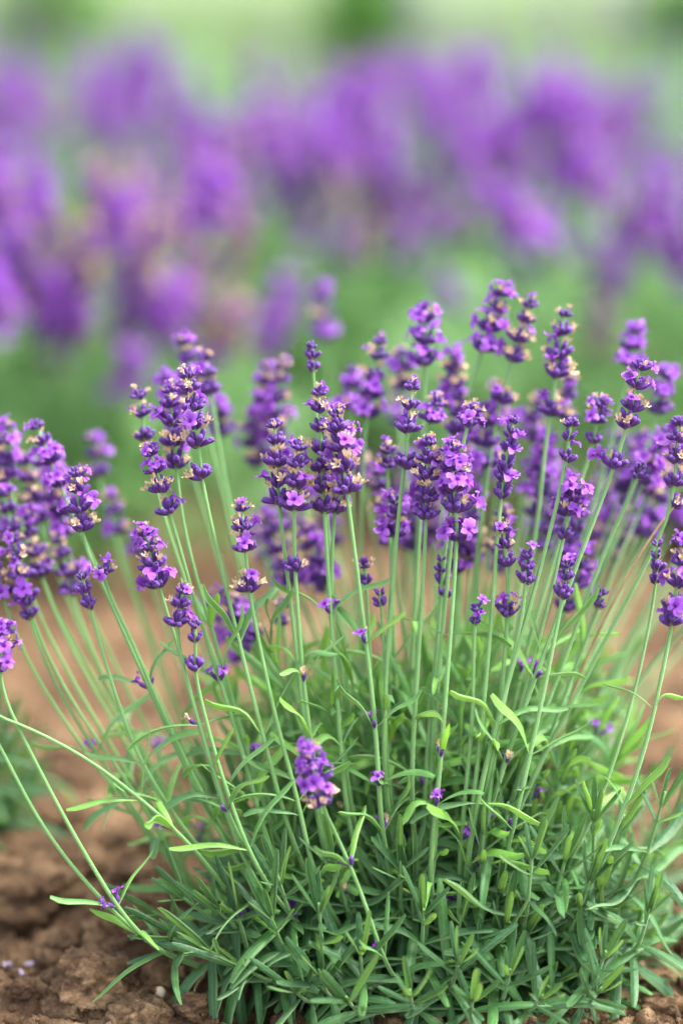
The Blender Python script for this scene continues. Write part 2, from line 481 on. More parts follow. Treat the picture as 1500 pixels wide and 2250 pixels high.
# ------------------------------------------------------------------ builder of a detailed lavender plant
class Plant:
    def __init__(s, name, base):
        s.root = bpy.data.objects.new(name, None); COL.objects.link(s.root)
        s.root.location = base; s.root.empty_display_size = .05
        s.base = Vector(base)
        s.leaves, s.stems = [], []
        s.inv = Matrix.Translation(-s.base)
    def leaf(s, parent, kind, p, d, outward, sc=1.0, always=False):
        """queue one leaf: base at p, growing along d, arching towards outward"""
        d = Vector(d).normalized(); o = Vector(outward) - d * Vector(outward).dot(d)
        if o.length < 1e-4: o = d.orthogonal()
        o.normalize(); y = d.cross(o)
        M = Matrix(((o.x, y.x, d.x, p[0]), (o.y, y.y, d.y, p[1]), (o.z, y.z, d.z, p[2]), (0, 0, 0, 1))) @ Matrix.Scale(sc, 4)
        s.leaves.append((parent, kind, random.randrange(len(LV[kind])), M, always))

    def stem(s, pts, spike_len, style, extras=(), r=.0011, rank=0., dry=False, nodes=(), sc=1.0, nodeflower=.3, label=None):
        sc *= 1.17
        """pts: world points root -> tip. A tapered stalk; whorls down from its tip; leaf pairs at its nodes"""
        P, Ltot = resample(chaikin(pts, 3), 40)
        n = len(P)
        rad = [r * (1.25 - .5 * i / (n - 1)) for i in range(n)]
        top = min(n, n - 1)
        V, F, C = tube([p - s.base for p in P[:top + 1]], rad, 8, ridge=.2)
        o = link('flower_stem', MB().add(V, F, 0, C).mesh('flower_stem', [M_DRY if dry else M_STEM]), s.root)
        if label: o['label'] = label
        ws = []
        def point(dist):
            f = max(0, min(n - 1.001, (1 - dist / Ltot) * (n - 1))); i = int(f)
            return P[i].lerp(P[i + 1], f - i), (P[i + 1] - P[i]).normalized()
        d, k = .0035 if style != 'slim' else .002, 0
        rr = random.Random(int(P[-1].x * 1e5) + len(s.stems))
        gap = {'bud': .0078, 'slim': .0072}.get(style, .0108) * sc
        while d < spike_len:
            p, t = point(d)
            size = sc * (min(1, .62 + .16 * k)) * rr.uniform(.9, 1.08)
            st = style
            if style in ('mix', 'open', 'wither'):
                st = rr.choices([style, 'mix', 'open', 'wither', 'bud'], [5, 2, 1, 1.3, .6])[0]
            ws.append((p, t, size, st)); k += 1
            d += gap * rr.uniform(.85, 1.2) * (1.0 if k > 1 else .8)
        for e in extras:
            j = min(range(n), key=lambda i: abs(proj(P[i])[1] - e))
            t = (P[min(j + 1, n - 1)] - P[max(0, j - 1)]).normalized()
            ws.append((P[j], t, sc * .95, style))
        s.stems.append([o, ws, rank])
        for fr in nodes:
            p, t = point(Ltot * (1 - fr))
            az = rr.random() * 6.28
            side = Matrix.Rotation(az, 3, t) @ t.orthogonal().normalized()
            for sg in (-1, 1):
                ang = R(rr.uniform(35, 70))
                dr = t * math.cos(ang) + side * sg * math.sin(ang)
                s.leaf(o, 'node', p, dr, side * sg - Vector((0, 0, .25)), rr.uniform(.75, 1.15))
            if rr.random() < nodeflower:
                s.stems[-1][1].append((p, t, .8, 'nodeflower'))
        return o

    def shoot(s, pts, n_pairs=7, sc=1.0, r=.0011, young=False):
        """leafy shoot: woody foot, opposite leaf pairs, upright tuft of young leaves at the tip"""
        P, L = resample(chaikin(pts, 2), 16)
        V, F, C = tube([p - s.base for p in P], [r * (1.6 - .9 * i / 15) for i in range(16)], 6)
        C = [(c[0] * .5, c[1], c[2], 1) for c in C]
        o = link('leafy_shoot', MB().add(V, F, 0, C).mesh('leafy_shoot', [M_STEM]), s.root)
        az = random.random() * 3.14
        for k in range(n_pairs):
            f = 1 - (k / n_pairs) ** 1.15 * .62
            i = min(14, int(f * 15)); p = P[i]; t = (P[i + 1] - P[i]).normalized()
            a0 = t.orthogonal().normalized()
            for sg in range(2):
                side = Matrix.Rotation(az + math.pi * sg + random.uniform(-.35, .35), 3, t) @ a0
                ang = R(min(88, 8 + 15 * k + random.uniform(-8, 14)))
                dr = t * math.cos(ang) + side * math.sin(ang)
                kind = 'node' if young else ('tip' if k < 3 else 'shoot')
                s.leaf(o, kind, p, dr, side - Vector((0, 0, .5 if k > 2 else -.1)), sc * random.uniform(.8, 1.15))
            az += math.pi / 2 + random.uniform(-.2, .2)
        return o

    def finish(s, max_leaves=300, max_whorls=300):
        # largest, nearest leaves become objects of their own, the rest is one mass
        def score(q):
            M = q[3]
            a = proj(M.translation); b = proj(M @ Vector((0, 0, .03)))
            vis = -20 < a[0] < 1520 and a[1] < 2260
            return (1 if vis else 0) * (math.hypot(a[0] - b[0], a[1] - b[1]) + 20) * math.exp(-max(0, a[2]) * 14) + (1e6 if q[4] else 0)
        order = sorted(s.leaves, key=score, reverse=True)
        for par, kind, vi, M, _ in order[:max_leaves]:
            link('leaf', LVM[kind][vi], par, s.inv @ M)
        rest = order[max_leaves:]
        if rest:
            mb = MB()
            for par, kind, vi, M, _ in rest: mb.piece(LV[kind][vi], s.inv @ M)
            o = link('foliage', mb.mesh('foliage', [M_LEAF]), s.root); o['kind'] = 'stuff'
        cnt = 0
        for o, ws, rank in sorted(s.stems, key=lambda q: q[2]):
            single = cnt + len(ws) <= max_whorls
            mb = MB()
            for p, t, size, st in ws:
                if st == 'nodeflower':
                    P = nodeflower_piece()
                    link('axil_flower', MB().piece(P).mesh('axil_flower', FM), o, s.inv @ frame(p, t, random.random() * 6.28, 1))
                    continue
                vi = random.randrange(len(WH[st]))
                M = s.inv @ frame(p, t, random.random() * 6.28, size)
                if single: link('flower_whorl', WH[st][vi][1], o, M); cnt += 1
                else: mb.piece(WH[st][vi][0], M)
            if mb.n: link('flower_spike', mb.mesh('flower_spike', FM), o)

def nodeflower_piece():
    mb = MB(); rs = random.Random(random.random())
    for k in range(rs.choice((1, 2, 2))):
        az = math.pi * k + rs.uniform(-.4, .4); tilt = R(rs.uniform(20, 40))
        d = Vector((math.cos(az) * math.sin(tilt), math.sin(az) * math.sin(tilt), math.cos(tilt)))
        p = Vector((math.cos(az), math.sin(az), 0)) * .0013
        mb.piece(calyx_piece(rnd=rs.random()), frame(p, d, 0, .95))
        u = rs.random()
        if u < .5: mb.piece(corolla_piece(rs, .004), frame(p + d * .0068, d, rs.random() * 6))
        elif u < .75: mb.piece(corolla_piece(rs, .0024, mat=2, shrivel=True), frame(p + d * .006, d))
    return mb.asp()

# ------------------------------------------------------------------ the sharp lavender bush
BX, BY = at_y(985, 1.50), 1.50
bush = Plant('lavender_bush', (BX, BY, gh(BX, BY)))
tag(bush.root, 'lavender bush with sharp purple spikes and dense grey-green leaves at its foot', 'lavender bush')

def crown(p, spread=.42):
    """foot of a stalk in the bush's crown, below and inside the point p"""
    x = BX + (p.x - BX) * spread + random.uniform(-.012, .012)
    y = BY + (p.y - BY) * .3 + random.uniform(-.02, .02)
    return Vector((x, y, bush.base.z - .004))

# (tip, spike end, lower stalk points ..., depth behind the focus, style, lone whorls at these rows, size)
LIST = [
    ([(412, 818), (440, 1000), (443, 1060), (522, 1400), (580, 1626), (640, 1850)], 0.0, 'mix', (1045,), 182),
    ([(330, 990), (385, 1165), (436, 1350), (530, 1640), (600, 1900)], .005, 'mix', (), 185),
    ([(318, 1165), (352, 1300), (398, 1440), (468, 1710), (560, 1950)], 0, 'open', (), 135),
    ([(405, 1292), (382, 1388), (440, 1600), (520, 1850)], -.01, 'mix', (), 95),
    ([(428, 1368), (430, 1430), (428, 1490), (490, 1720), (570, 1930)], -.012, 'bud', (1482,), 62),
    ([(530, 1112), (543, 1245), (548, 1310), (600, 1560), (655, 1760), (690, 1930)], 0, 'wither', (1292,), 140),
    ([(372, 852), (388, 1045), (410, 1200), (500, 1500), (600, 1850)], .03, 'wither', (), 195),
    ([(305, 865), (325, 1010), (385, 1220), (500, 1520), (600, 1800)], .05, 'mix', (), 150),
    ([(603, 928), (612, 1110), (640, 1330), (668, 1600), (710, 1880)], .01, 'mix', (), 185),
    ([(655, 978), (645, 1150), (650, 1300), (672, 1560), (720, 1880)], 0, 'mix', (1258,), 175),
    ([(700, 858), (712, 1135), (735, 1480), (765, 1850)], .012, 'mix', (), 275),
    ([(684, 760), (690, 850), (720, 1150), (760, 1600)], .04, 'slim', (), 85),
    ([(738, 905), (768, 1125), (800, 1380), (826, 1600), (838, 1850)], -.005, 'wither', (), 215),
    ([(765, 945), (730, 1130), (726, 1400), (770, 1800)], .022, 'open', (), 190),
    ([(905, 845), (893, 990), (882, 1060), (852, 1390), (838, 1700)], .004, 'mix', (1042,), 145),
    ([(942, 968), (935, 1110), (935, 1175), (918, 1450), (900, 1750)], 0, 'mix', (1152,), 145),
    ([(988, 982), (1003, 1140), (1002, 1210), (985, 1450), (960, 1760), (940, 1930)], -.006, 'open', (1188,), 165),
    ([(1012, 1000), (985, 1120), (960, 1400), (930, 1750)], .02, 'mix', (), 125),
    ([(1040, 895), (1010, 990), (985, 1250), (945, 1650)], .015, 'open', (), 95),
    ([(1128, 918), (1097, 1100), (1080, 1350), (1055, 1620), (1030, 1850)], 0, 'bud', (), 185),
    ([(1104, 1155), (1116, 1285), (1114, 1360), (1095, 1600), (1060, 1850)], .006, 'wither', (1345,), 130),
    ([(1156, 1215), (1154, 1310), (1120, 1480), (1060, 1750)], 0, 'bud', (), 95),
    ([(1254, 925), (1238, 1050), (1170, 1310), (1080, 1620), (1030, 1850)], 0, 'mix', (), 130),
    ([(1255, 1090), (1230, 1215), (1190, 1380), (1110, 1680), (1050, 1850)], .01, 'open', (1100,), 125),
    ([(1248, 1235), (1238, 1290), (1230, 1340), (1190, 1540), (1120, 1850)], 0, 'bud', (1315,), 60),
    ([(1405, 800), (1370, 970), (1285, 1190), (1170, 1500), (1070, 1780)], .008, 'open', (1030,), 175),
    ([(1315, 885), (1300, 990), (1230, 1180), (1120, 1550)], .05, 'mix', (), 105),
    ([(1240, 685), (1215, 870), (1200, 950), (1175, 1200), (1090, 1600)], .06, 'wither', (930,), 190),
    ([(1105, 640), (1050, 790), (1010, 940), (960, 1350)], .085, 'open', (), 160),
    ([(1165, 665), (1120, 800), (1085, 930), (1030, 1350)], .075, 'mix', (880,), 140),
    ([(930, 668), (935, 815), (925, 1000), (905, 1450)], .085, 'open', (), 150),
    ([(960, 880), (930, 960), (920, 1200), (900, 1500)], .05, 'open', (), 85),
    ([(1490, 925), (1478, 1100), (1440, 1080), (1360, 1290), (1210, 1610), (1090, 1850)][:2] + [(1440, 1200), (1300, 1460), (1120, 1800)], .015, 'mix', (), 180),
    ([(1410, 1020), (1385, 1085), (1330, 1200), (1240, 1450), (1120, 1750)], .02, 'bud', (), 60),
    ([(1500, 1190), (1478, 1345), (1470, 1400), (1415, 1660), (1320, 1900)], -.012, 'open', (1388,), 160),
    ([(1443, 1195), (1440, 1300), (1395, 1520), (1320, 1760), (1230, 1930)], .012, 'slim', (), 110),
    ([(1046, 1332), (1040, 1405), (1038, 1600), (1010, 1850)], .004, 'bud', (), 76),
    ([(1322, 1298), (1310, 1345), (1250, 1500), (1160, 1750)], .03, 'bud', (), 48),
    ([(970, 1228), (975, 1320), (965, 1500), (940, 1750)], .03, 'slim', (), 95),
    ([(868, 1095), (862, 1220), (855, 1400), (850, 1700)], .04, 'open', (), 125),
    ([(800, 1236), (806, 1312), (815, 1500), (830, 1700)], .03, 'mix', (), 78),
    ([(834, 1302), (840, 1365), (845, 1500), (850, 1700)], .012, 'slim', (), 66),
    ([(618, 1325), (622, 1385), (650, 1550), (720, 1750)], .08, 'mix', (), 60),
    ([(850, 985), (850, 1060), (860, 1250), (870, 1600)], .05, 'wither', (), 80),
    # taller and softer ones at the back
    ([(705, 632), (722, 782), (735, 950), (760, 1400)], .36, 'open', (), 150),
    ([(585, 800), (575, 1040), (600, 1300), (690, 1700)], .17, 'open', (), 240),
    ([(620, 800), (600, 960), (615, 1200), (700, 1650)], .15, 'wither', (), 165),
    ([(555, 900), (560, 1050), (590, 1300), (700, 1650)], .19, 'open', (), 150),
    ([(835, 745), (800, 935), (790, 1200), (800, 1600)], .10, 'mix', (), 195),
    ([(775, 810), (768, 940), (775, 1200), (800, 1600)], .14, 'open', (), 130),
    ([(405, 745), (440, 900), (490, 1080), (600, 1600)], .12, 'open', (), 150),
    ([(450, 780), (465, 870), (500, 1100), (620, 1600)], .10, 'mix', (), 100),
    ([(365, 830), (400, 960), (470, 1200), (600, 1600)], .14, 'open', (), 130),
    ([(480, 880), (488, 960), (520, 1200), (650, 1650)], .16, 'open', (), 90),
    ([(1395, 720), (1375, 850), (1320, 1050), (1180, 1500)], .12, 'open', (), 130),
    ([(1465, 820), (1440, 930), (1370, 1120), (1230, 1500)], .12, 'open', (), 120),
    ([(1000, 775), (985, 900), (970, 1100), (950, 1600)], .12, 'open', (), 130),
    ([(882, 772), (885, 850), (890, 1100), (890, 1600)], .16, 'open', (), 85),
    ([(1090, 850), (1105, 950), (1080, 1150), (1020, 1600)], .16, 'open', (), 110),
    ([(1250, 830), (1235, 930), (1190, 1150), (1090, 1600)], .13, 'wither', (), 110),
    ([(1180, 880), (1165, 960), (1130, 1200), (1060, 1600)], .15, 'open', (), 90),
    # left side
    ([(80, 930), (128, 1060), (215, 1250), (330, 1500), (480, 1800)], .06, 'open', (), 150),
    ([(166, 1035), (183, 1195), (232, 1300), (335, 1530), (440, 1760), (560, 1960)], .02, 'wither', (), 165),
    ([(180, 1262), (200, 1345), (245, 1500), (300, 1660), (420, 1850)], .01, 'bud', (), 90),
    ([(228, 1250), (232, 1290), (300, 1430), (345, 1540), (470, 1800)], .012, 'open', (), 40),
    ([(5, 935), (20, 1080), (110, 1330), (300, 1640)], .10, 'open', (), 150),
    ([(55, 1010), (85, 1150), (180, 1400), (360, 1750)], .12, 'mix', (), 150),
    ([(110, 1020), (140, 1200), (230, 1420), (400, 1750)], .13, 'open', (), 190),
    ([(10, 1080), (40, 1240), (130, 1450), (330, 1780)], .08, 'mix', (), 170),
    ([(60, 1130), (95, 1290), (185, 1480), (370, 1790)], .09, 'open', (), 170),
    ([(130, 1180), (160, 1320), (240, 1520), (400, 1800)], .10, 'mix', (), 150),
    ([(200, 960), (225, 1090), (290, 1300), (430, 1700)], .20, 'open', (), 130),
    ([(245, 1090), (265, 1200), (330, 1400), (470, 1750)], .18, 'wither', (), 110),
    ([(30, 1180), (58, 1330), (140, 1520), (330, 1790)], .05, 'wither', (), 150),
    ([(-10, 1220), (15, 1350), (100, 1530), (300, 1800)], .06, 'open', (), 140),
    ([(55, 1290), (75, 1400), (150, 1560), (330, 1830)], .05, 'bud', (), 100),
    ([(300, 1180), (325, 1260), (370, 1400), (500, 1750)], .17, 'open', (), 80),
    ([(10, 1380), (-5, 1500), (60, 1640), (170, 1850), (300, 2060)], -.02, 'open', (), 130),
    ([(-60, 1500), (-40, 1560), (90, 1610), (230, 1690), (420, 1850)], -.02, 'mix', (), 60),
    ([(-40, 1560), (0, 1640), (110, 1850), (290, 2050)], -.015, 'bud', (), 40),
    # the spike that leans towards the viewer
    ([(672, 1640), (716, 1792), (730, 1815), (790, 1950), (850, 2130)], -.05, 'open', (), 158),
]
PXM = FOCUS * K
# leaf pairs the photograph shows on single stalks: stalk tip -> (row, leaf directions in photo pixels, small flower)
NODES = {(738, 905): (1600, [(-100, 55), (108, 30)], True), (988, 982): (1768, [(-128, 12), (75, 62)], True),
         (330, 990): (1905, [(-185, 42), (-120, -12), (95, 62)], False), (166, 1035): (1516, [(22, 96), (-92, 56)], True),
         (655, 978): (1492, [(-56, 72), (62, 92)], True), (530, 1112): (1790, [(-112, 46), (42, 62)], False),
         (1405, 800): (1442, [(132, 92), (-62, 104)], False), (1254, 925): (1760, [(-150, 20), (110, -40)], False),
         (603, 928): (1700, [(-70, 80), (80, 30)], False), (1500, 1190): (1560, [(-90, 50), (60, 80)], False)}
for pts, dd, style, extras, slen in LIST:
    n = len(pts)
    back = max(0, dd)
    wp = []
    for i, (x, y) in enumerate(pts):
        t = i / (n - 1)
        wp.append(at(x, y, dd + (0.015 if dd > -.04 else .04) * t + random.uniform(-.002, .002)))
    low = wp[-1]
    foot = crown(low, .62 if pts[0][0] < 60 else .42)
    mid = low.lerp(foot, .45) + Vector((0, 0, -.01))
    line = [foot, mid] + wp[::-1]
    sharp = dd < .06
    nd = [random.uniform(.30, .48)] if not sharp else [random.uniform(.22, .34), random.uniform(.40, .56)]
    if sharp and random.random() < .25: nd.append(random.uniform(.60, .68))
    so = bush.stem(line, slen * PXM * (1 + dd / FOCUS), style, extras, r=.00135 if style != 'slim' else .0011,
              rank=abs(dd) + (0 if -20 < pts[0][0] < 1500 else .5), nodes=nd, nodeflower=.35)
    if pts[0] in NODES:
        row, dirs, fl = NODES[pts[0]]
        Q, _ = resample(chaikin(line, 3), 120)
        j = min(range(2, 118), key=lambda i: abs(proj(Q[i])[1] - row))
        for (dx, dy) in dirs:
            d = Vector((dx, 0, 0)) + UP * dy + AX * random.uniform(-35, 10)
            bush.leaf(so, 'node', Q[j], d + UP * 25, d - UP * 60, math.hypot(dx, dy) * PXM / .040, True)
        if fl: bush.stems[-1][1].append((Q[j], (Q[j + 1] - Q[j]).normalized(), .9, 'nodeflower'))

# more stalks through the body of the bush, behind the listed ones
for i in range(64):
    a = random.random()
    px = random.gauss(1000, 330) if a < .7 else random.uniform(1150, 1650)
    dd = random.uniform(.08, .30)
    py = random.uniform(840, 1150) + abs(px - 900) * .18
    if px < 560: py += 120
    tip = at(px, py, dd)
    root = Vector((BX + (tip.x - BX) * .25, BY + random.uniform(-.02, .06), bush.base.z - .004))
    midp = root.lerp(tip, .45) + Vector(((tip.x - BX) * -.06, 0, .03))
    bush.stem([root, midp, tip], random.uniform(.025, .055), random.choice(['mix', 'open', 'open', 'wither', 'bud']),
              rank=1 + dd, nodes=[random.uniform(.2, .5)], nodeflower=.2)
# short sterile stalks that carry only leaves
for i in range(60):
    px = random.uniform(460, 1400); py = random.uniform(1360, 1720); dd = random.uniform(.02, .22)
    tip = at(px, py, dd)
    root = Vector((BX + (tip.x - BX) * .5, BY + random.uniform(-.03, .06), bush.base.z - .004))
    bush.shoot([root, root.lerp(tip, .5) + Vector((0, 0, .012)), tip], 6, .95, .0009, True)

# dry brown stalk
dp = [at(1486, 1105, .02), at(1420, 1190, .02), at(1330, 1350, .03), at(1240, 1560, .05)]
bush.stem([crown(dp[-1]), dp[-1].lerp(crown(dp[-1]), .4)] + dp[::-1], .012, 'wither', r=.0009, rank=9, dry=True, label='dry brown stalk with a shrivelled head')

# leafy shoots that make the mound
N_SHOOT = 112
for i in range(N_SHOOT):
    u = (i + .5) / N_SHOOT
    el = math.asin(random.uniform(.02, .98)); az = i * 2.39996 + random.uniform(-.3, .3)
    rx, ry, rz = .195, .135, .175
    k = random.uniform(.62, 1.05)
    tip = Vector((BX + rx * k * math.cos(el) * math.cos(az), BY + ry * k * math.cos(el) * math.sin(az), bush.base.z + .012 + rz * k * math.sin(el)))
    root = Vector((BX + (tip.x - BX) * .3, BY + (tip.y - BY) * .3, bush.base.z - .003))
    mid = root.lerp(tip, .55) + Vector(((tip.x - BX) * .12, (tip.y - BY) * .12, -.012 - .01 * math.cos(el)))
    bush.shoot([root, mid, tip], random.choice((6, 7, 8)), random.uniform(.9, 1.2))
# front shoots seen one by one in the photograph (tip, foot)
for (x, y, fx, fy, dd) in [(610, 1925, 650, 2050, 0), (1170, 1860, 1150, 2080, -.01), (1245, 1870, 1200, 2050, .005), (930, 1990, 925, 2130, -.005),
                           (590, 2000, 640, 2130, -.005), (1010, 2100, 985, 2200, -.02), (1430, 1985, 1390, 2120, 0), (880, 1890, 880, 2030, .01),
                           (1460, 1740, 1400, 1950, .01), (1305, 1780, 1300, 1960, .015), (700, 1985, 710, 2110, -.01), (470, 1990, 560, 2080, .01),
                           (790, 2080, 800, 2190, -.02), (1330, 2090, 1290, 2200, -.015), (1120, 2130, 1100, 2230, -.02), (700, 2130, 730, 2220, -.015),
                           (385, 1960, 520, 2060, .02), (370, 2050, 520, 2110, .02), (440, 2080, 560, 2140, .005), (330, 2000, 480, 2080, .05), (520, 2120, 620, 2170, -.005),
                           (760, 2190, 790, 2235, -.03), (900, 2175, 910, 2235, -.035), (1040, 2190, 1030, 2240, -.03), (1190, 2185, 1160, 2235, -.03), (640, 2170, 690, 2225, -.015), (1320, 2170, 1280, 2230, -.02)]:
    a, b = at(x, y, dd), at(fx, fy, dd + .03)
    b.z = max(b.z, .012)
    root = Vector((BX + (b.x - BX) * .55, BY - .03, bush.base.z - .003))
    bush.shoot([root, b, a], 8, 1.05, .0013)
bush.finish()

# ------------------------------------------------------------------ neighbour at the left edge
LX, LY = at_y(-190, 1.63), 1.63
left = Plant('lavender_bush', (LX, LY, gh(LX, LY)))
tag(left.root, 'lavender bush cut off by the frame, its green leaves over bare soil', 'lavender bush')
for i in range(60):
    el = math.asin(random.uniform(.02, .98)); az = i * 2.39996
    k = random.uniform(.65, 1.05)
    tip = Vector((LX + .095 * k * math.cos(el) * math.cos(az), LY + .09 * k * math.cos(el) * math.sin(az), left.base.z + .015 + .19 * k * math.sin(el)))
    root = Vector((LX + (tip.x - LX) * .3, LY + (tip.y - LY) * .3, left.base.z - .003))
    left.shoot([root, root.lerp(tip, .55) + Vector((0, 0, -.01)), tip], 7, 1.0)
for i in range(14):
    tip = Vector((LX + random.uniform(-.16, .10), LY + random.uniform(-.05, .12), random.uniform(.25, .38)))
    root = Vector((LX + random.uniform(-.03, .03), LY + random.uniform(-.03, .03), left.base.z - .004))
    left.stem([root, root.lerp(tip, .5) + Vector((0, 0, .02)), tip], random.uniform(.03, .05), random.choice(['mix', 'open', 'wither']), rank=5, nodes=[.4])
left.finish(40, 40)

# ------------------------------------------------------------------ rows of lavender behind
BST, BSP = [], []
for i in range(5):
    r_ = random.Random(40 + i)
    b = r_.uniform(.01, .05)
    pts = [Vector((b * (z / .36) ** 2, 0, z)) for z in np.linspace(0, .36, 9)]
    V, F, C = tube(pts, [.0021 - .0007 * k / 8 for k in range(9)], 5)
    BST.append((MB().add(V, F, 0, C).mesh('flower_stem', [M_LIFTED]), pts[-1], (pts[-1] - pts[-2]).normalized()))
for i in range(8):
    r_ = random.Random(90 + i); mb = MB(); z = 0.0
    st = ['open', 'mix', 'open', 'wither', 'open', 'mix', 'bud', 'open'][i]
    for k in range(r_.choice((4, 5, 5))):
        mb.piece(r_.choice(WLO[st]), Matrix.Translation((0, 0, z)) @ Matrix.Rotation(r_.random() * 6, 4, 'Z') @ Matrix.Scale(1.3 - .09 * k, 4))
        z += .0118
    BSP.append(mb.mesh('flower_spike', FM))

def mound_mesh(seed, n, rad, hgt):
    r_ = random.Random(seed); mb = MB()
    for i in range(n):
        az = r_.random() * 6.283; rr = rad * math.sqrt(r_.random()); lean = .15 + .85 * rr / rad
        ztop = hgt * r_.uniform(.1, 1) * (1 - .5 * (rr / rad) ** 2)
        d = Vector((math.cos(az) * lean + r_.uniform(-.4, .4), math.sin(az) * lean + r_.uniform(-.4, .4), r_.uniform(.5, 1.4))).normalized()
        o = Vector((math.cos(az), math.sin(az), 0))
        y = d.cross(o).normalized(); o = y.cross(d)
        p = (math.cos(az) * rr, math.sin(az) * rr, ztop)
        M = Matrix(((o.x, y.x, d.x, p[0]), (o.y, y.y, d.y, p[1]), (o.z, y.z, d.z, p[2]), (0, 0, 0, 1))) @ Matrix.Scale(r_.uniform(.9, 1.5), 4)
        mb.piece(r_.choice(LV['shoot'][:3] + LV['node'] * 2), M)
    return mb.mesh('foliage', [M_LIFTED])
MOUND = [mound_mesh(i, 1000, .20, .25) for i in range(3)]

def row_plant(px, Y, n, spread, h0, h1, label, group=None, foli=1.0, front=.5, styles=None, seed=0):
    r_ = random.Random(seed)
    X = at_y(px, Y)
    root = bpy.data.objects.new('lavender_bush', None); COL.objects.link(root)
    root.location = (X, Y, gh(X, Y) - .004); root.empty_display_size = .05
    tag(root, label, 'lavender bush', group)
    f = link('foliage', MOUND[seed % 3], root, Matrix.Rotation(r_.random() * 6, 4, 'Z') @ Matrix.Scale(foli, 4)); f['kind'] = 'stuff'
    for i in range(n):
        az = r_.random() * 6.283; rr = math.sqrt(r_.random())
        lean = spread * rr * r_.uniform(.7, 1.35)
        d = Vector((math.cos(az) * lean, math.sin(az) * lean * .8 - front * .12, 1)).normalized()
        me, top, td = BST[r_.randrange(5)]
        sc = r_.uniform(h0, h1) / .42
        M = Matrix.LocRotScale(Vector((math.cos(az) * rr * .06, math.sin(az) * rr * .06, 0)),
                               d.to_track_quat('Z', 'Y') @ Quaternion((0, 0, 1), r_.random() * 6.28), Vector((1, 1, sc)))
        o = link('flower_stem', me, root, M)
        k = r_.choice(styles or range(8))
        s2 = r_.uniform(.85, 1.55)
        link('flower_spike', BSP[k], o, Matrix.Translation(top) @ Matrix.Diagonal((s2, s2, s2 / sc, 1)))
    return root

G2 = 'lavender bushes in the first row behind'
row_plant(140, 2.55, 78, .60, .28, .46, 'broad blurred lavender bush with a low crowded mass of violet spikes', G2, 1.15, 1.0, [0, 2, 4, 3, 5, 3, 7], seed=1)
row_plant(-330, 2.7, 60, .5, .30, .46, 'blurred lavender bush half out of the frame beside the crowded violet one', G2, 1.1, seed=2)
row_plant(640, 3.0, 46, .5, .32, .47, 'blurred lavender bush with pink-brown faded spikes behind the tallest lone spike', G2, 1.1, .8, [0, 1, 3, 3, 5], seed=3)
row_plant(930, 3.15, 60, .46, .38, .50, 'blurred lavender bush with the deepest purple heads, standing tall', G2, 1.1, .2, [0, 2, 4, 7, 1], seed=4)
row_plant(1330, 2.75, 26, .55, .28, .44, 'blurred lavender bush with few scattered spikes and much pale green', G2, 1.2, .8, seed=5)
row_plant(1700, 2.7, 34, .5, .32, .48, 'blurred lavender bush at the end, spikes crossing the edge of the frame', G2, 1.1, .4, seed=6)
G3 = 'lavender bushes in the second row behind'
for i, px in enumerate(range(-260, 1900, 270)):
    row_plant(px + random.uniform(-50, 50), 4.05 + random.uniform(-.15, .2), [34, 26, 34, 22, 40, 26, 15, 18][i], .6, .30 + .03 * (i % 3), [.46, .43, .5, .42, .5, .46, .47, .42][i],
              'far lavender bush dissolved to a purple haze', G3, [1.1, .95, 1.15, .9, 1.05, 1.1, .9, 1.1][i], .3, [0, 2, 4, 7, 1, 5], seed=20 + i)

G4 = 'lavender bushes in the third row behind'
for i, px in enumerate((40, 330, 560, 1010, 1290, 1480)):
    row_plant(px, 5.3 + .2 * (i % 2), [16, 6, 9, 16, 8, 14][i], .6, .36, [.55, .44, .46, .56, .47, .55][i],
              'farthest lavender bush, pale grey-green with thin purple heads', G4, [1.3, 1.5, 1.35, 1.3, 1.5, 1.3][i], .2, [0, 3, 4, 3, 1, 5], seed=50 + i)

# ------------------------------------------------------------------ meadow and shrubs beyond the rows
mx = graded(-12, 12, 1.0, -80, 80, 1.3); my = graded(6.2, 14, .6, 6.1, 180, 1.25)
my = [y for y in my if y >= 6.2]
NX, NY = len(mx), len(my)
V = [(x, y, gh(x, y) + .012) for y in my for x in mx]
F = [(j * NX + i, j * NX + i + 1, (j + 1) * NX + i + 1, (j + 1) * NX + i) for j in range(NY - 1) for i in range(NX - 1)]
tag(link('meadow', MB().add(V, F).mesh('meadow', [M_LAWN])), 'pale green meadow beyond the lavender', kind='structure')
mb = MB()
for i in range(9000):
    y = 6.25 + 12 * random.random() ** 1.6; x = random.uniform(-1, 1) * (1.0 + y * .22)
    h = random.uniform(.08, .26); a = random.random() * 6.28; wd = .006
    bx, by = math.cos(a) * h * .35, math.sin(a) * h * .35
    sx, sy = -math.sin(a) * wd, math.cos(a) * wd
    z = gh(x, y)
    mb.add([(x - sx, y - sy, z), (x + sx, y + sy, z), (x + sx * .7 + bx * .35, y + sy * .7 + by * .35, z + h * .6),
            (x - sx * .7 + bx * .35, y - sy * .7 + by * .35, z + h * .6), (x + bx, y + by, z + h)], [(0, 1, 2, 3), (3, 2, 4)])
tag(link('grass', mb.mesh('grass', [M_GRASS])), 'long pale grass growing beyond the lavender rows', 'grass', kind='stuff')

